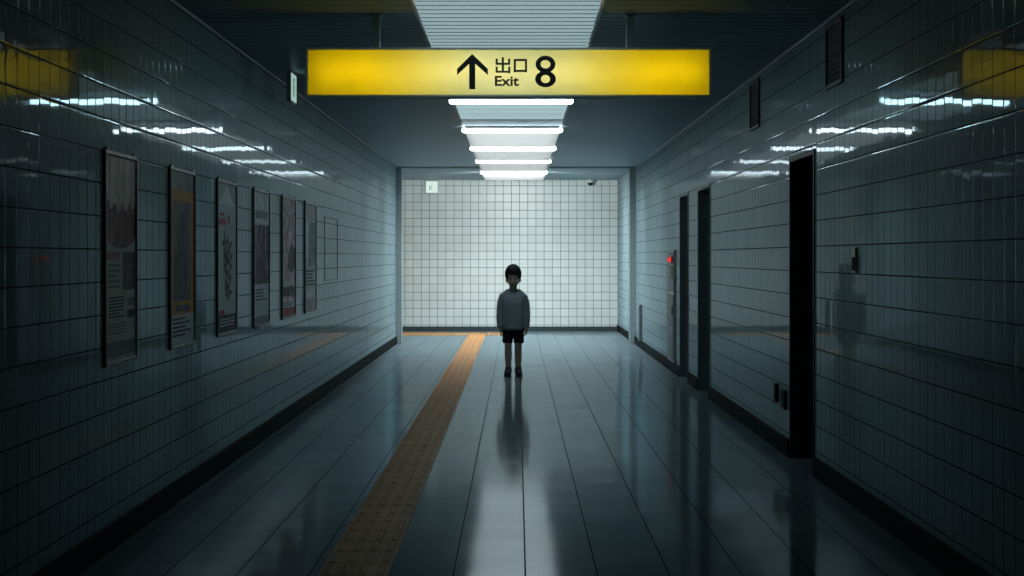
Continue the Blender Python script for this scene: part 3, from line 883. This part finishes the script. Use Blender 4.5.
for s in (-1, 1):
    bm = bmesh.new()
    ell(bm, (s * 0.030, -0.066, 1.075), (0.0125, 0.0115, 0.0085), seg=18)
    ell(bm, (s * 0.030, -0.0745, 1.075), (0.0060, 0.0045, 0.0065), seg=14, mi=1)
    mesh_obj('eye', bm, [M_EYE, M_IRIS], body, smooth=True)
    bm = bmesh.new()
    chain(bm, [(s * 0.015, -0.080, 1.0965, 0.0028), (s * 0.03, -0.0805, 1.101, 0.0036), (s * 0.047, -0.070, 1.097, 0.0024)], seg=10)
    mesh_obj('eyebrow', bm, HAIR, body, smooth=True)
bm = bmesh.new()
chain(bm, [(-0.020, -0.077, 1.024, 0.003), (-0.008, -0.0835, 1.0265, 0.0042), (0, -0.084, 1.0255, 0.0042), (0.008, -0.0835, 1.0265, 0.0042), (0.020, -0.077, 1.024, 0.003)], seg=10)
chain(bm, [(-0.016, -0.077, 1.0195, 0.003), (0, -0.083, 1.0175, 0.005), (0.016, -0.077, 1.0195, 0.003)], seg=10)
mesh_obj('lips', bm, plain('lips', (0.24, 0.11, 0.10), 0.45), body, smooth=True)
# hair: a full cap of overlapping locks ending in a fringe
bm = bmesh.new()
ell(bm, (0, 0.022, 1.140), (0.080, 0.090, 0.100), seg=32)
bmesh.ops.bisect_plane(bm, geom=bm.verts[:] + bm.edges[:] + bm.faces[:], plane_co=(0, -0.035, 1.118), plane_no=(0, -0.75, -0.66), clear_outer=True)
bmesh.ops.holes_fill(bm, edges=[e for e in bm.edges if e.is_boundary])
rr = random.Random(5)
def scalp(th, ph, k=1.0):
    return Vector((0.083 * k * math.sin(ph) * math.sin(th), 0.018 + 0.097 * k * -math.sin(ph) * math.cos(th), 1.136 + 0.104 * k * math.cos(ph)))
for i in range(330):
    th = rr.uniform(-PI, PI)
    front = abs(th) < 0.85
    side = 0.85 <= abs(th) < 1.9
    end = rr.uniform(1.42, 1.62) if front else (rr.uniform(1.85, 2.1) if side else rr.uniform(2.0, 2.4))
    st = rr.uniform(0.05, 1.0)
    n = 5; pts = []
    for j in range(n + 1):
        ph = st + (end - st) * j / n
        q = scalp(th + 0.12 * math.sin(j * 0.9 + i), ph, 1.0 + rr.uniform(-0.02, 0.055))
        pts.append((q.x, q.y, q.z, 0.0095 * (1 - 0.62 * (j / n) ** 2)))
    chain(bm, pts, seg=8)
remesh('hair', bm, HAIR, 0.0036, 1, person)
# sweater: body, sleeves, then ribbing
def folds(co):
    k = 0.5 + 0.5 * min(1, max(0, (0.9 - co.z) / 0.3))
    return 0.004 * k * noise.noise(Vector((co.x * 11, co.y * 11, co.z * 22))) + 0.002 * noise.noise(Vector((co.x * 30, co.y * 30, co.z * 45)))
bm = bmesh.new()
loft(bm, [(0.538, 0, 0.004, 0.120, 0.086), (0.56, 0, 0.004, 0.127, 0.093), (0.64, 0, 0.003, 0.127, 0.092), (0.74, 0, 0.001, 0.125, 0.089), (0.83, 0, 0.003, 0.125, 0.085), (0.88, 0, 0.005, 0.121, 0.074), (0.92, 0, 0.007, 0.095, 0.056), (0.955, 0, 0.008, 0.060, 0.046)], p=2.3)
chain(bm, [(-0.108, 0.006, 0.893, 0.044), (-0.055, 0.008, 0.937, 0.040), (0.055, 0.008, 0.937, 0.040), (0.108, 0.006, 0.893, 0.044)])
for s in (-1, 1):
    chain(bm, [(s * 0.110, 0.005, 0.890, 0.047), (s * 0.137, 0.008, 0.82, 0.045), (s * 0.147, 0.007, 0.74, 0.041), (s * 0.151, -0.002, 0.66, 0.039), (s * 0.150, -0.010, 0.60, 0.036), (s * 0.149, -0.013, 0.578, 0.031)])
sw = remesh('sweater', bm, KNIT, 0.0055, 3, person, folds)
bm = bmesh.new()
def band(cx, cy, z0, z1, rx, ry, t, seg=40, tilt=0.0):
    R = []
    for k in range(seg):
        a = 2 * PI * k / seg; ca, sa = math.cos(a), math.sin(a)
        rib = 1 + 0.010 * (k % 2)
        dz = tilt * sa
        R.append([bm.verts.new((cx + (rx - d) * rib * ca, cy + (ry - d) * rib * sa, z + dz)) for d, z in ((0, z0), (0, z1), (t, z1), (t, z0))])
    for k in range(seg):
        A, B = R[k], R[(k + 1) % seg]
        for i in range(4):
            j = (i + 1) % 4
            bm.faces.new((A[i], B[i], B[j], A[j]))
band(0, 0.004, 0.520, 0.562, 0.127, 0.092, 0.010, 60)
mesh_obj('hem', bm, RIB, sw, smooth=True)
for s in (-1, 1):
    bm = bmesh.new(); band(s * 0.149, -0.014, 0.548, 0.585, 0.031, 0.031, 0.008, 32)
    mesh_obj('cuff', bm, RIB, sw, smooth=True)
bm = bmesh.new(); band(0, 0.006, 0.950, 0.972, 0.056, 0.052, 0.012, 40, tilt=0.012)
mesh_obj('collar', bm, RIB, sw, smooth=True)
# shorts
bm = bmesh.new()
ell(bm, (0, 0.004, 0.56), (0.120, 0.088, 0.075), seg=32)
for s in (-1, 1):
    chain(bm, [(s * 0.060, 0.006, 0.56, 0.064), (s * 0.061, 0.004, 0.48, 0.061), (s * 0.062, 0.002, 0.43, 0.059)])
    cyl(bm, (s * 0.062, 0.002, 0.43), (s * 0.063, 0.002, 0.378), 0.059, 0.058, seg=28)
remesh('shorts', bm, SHORT, 0.005, 2, person, lambda co: 0.003 * noise.noise(Vector((co.x * 25, co.y * 25, co.z * 14))))
# socks and shoes
for s in (-1, 1):
    bm = bmesh.new()
    cyl(bm, (s * 0.055, 0.012, 0.05), (s * 0.055, 0.011, 0.115), 0.035, 0.034, seg=24)
    mesh_obj('sock', bm, SOCK, person, smooth=True)
    bm = bmesh.new()
    chain(bm, [(s * 0.055, 0.030, 0.047, 0.039), (s * 0.057, 0.0, 0.054, 0.041), (s * 0.060, -0.04, 0.047, 0.041), (s * 0.064, -0.085, 0.042, 0.041), (s * 0.067, -0.115, 0.038, 0.035)])
    cyl(bm, (s * 0.055, 0.013, 0.05), (s * 0.055, 0.014, 0.092), 0.042, 0.040, seg=24)
    bmesh.ops.bisect_plane(bm, geom=bm.verts[:] + bm.edges[:] + bm.faces[:], plane_co=(0, 0, 0.014), plane_no=(0, 0, -1), clear_outer=True)
    bmesh.ops.holes_fill(bm, edges=[e for e in bm.edges if e.is_boundary])
    sh = remesh('shoe', bm, SHOE, 0.004, 2, person)
    bm = bmesh.new()
    pts = []
    for k in range(36):
        a = 2 * PI * k / 36
        yy = -0.042 - 0.114 * math.cos(a); w = 0.039 * math.sin(a) * (1.08 - 0.12 * (yy > -0.02))
        pts.append((s * (0.060 - 0.05 * (yy + 0.042)) + w, yy))
    lo = [bm.verts.new((a, b, 0.0)) for a, b in pts]; hi = [bm.verts.new((a, b, 0.018)) for a, b in pts]
    bm.faces.new(lo[::-1]); bm.faces.new(hi)
    for k in range(36): bm.faces.new((lo[k], lo[(k + 1) % 36], hi[(k + 1) % 36], hi[k]))
    mesh_obj('sole', bm, SOLE, sh)
    bm = bmesh.new()
    for j in range(4):
        yy = -0.025 - 0.018 * j; zz = 0.094 - 0.003 * j
        cyl(bm, (s * 0.061 - 0.016, yy, zz - 0.006), (s * 0.061 + 0.016, yy, zz - 0.006), 0.003, seg=8)
    mesh_obj('laces', bm, SOLE, sh)

# ------------------------------------------------------------------ world, camera, view
w = bpy.data.worlds.new('station_gloom'); S.world = w
w.use_nodes = True
bg = w.node_tree.nodes['Background']
bg.inputs[0].default_value = (0.25, 0.72, 1.0, 1); bg.inputs[1].default_value = 0.006

cam = bpy.data.cameras.new('camera'); co = bpy.data.objects.new('camera', cam); COL.objects.link(co)
co.location = (0, 0, H_CAM); co.rotation_euler = (PI / 2, 0, 0)
cam.sensor_width = 36.0; cam.lens = F / 1024 * 36.0
cam.shift_x = -5.0 / 1024; cam.shift_y = -31.0 / 1024
cam.clip_start = 0.05; cam.clip_end = 200
S.camera = co
vs = S.view_settings
S.display_settings.display_device = 'sRGB'
vs.view_transform = 'Standard'; vs.look = 'None'; vs.gamma = 1.0; vs.use_curve_mapping = False
vs.exposure = 0.0
try:
    S.cycles.max_bounces = 8; S.cycles.glossy_bounces = 5; S.cycles.diffuse_bounces = 4
    S.cycles.sample_clamp_indirect = 6.0
except Exception:
    pass
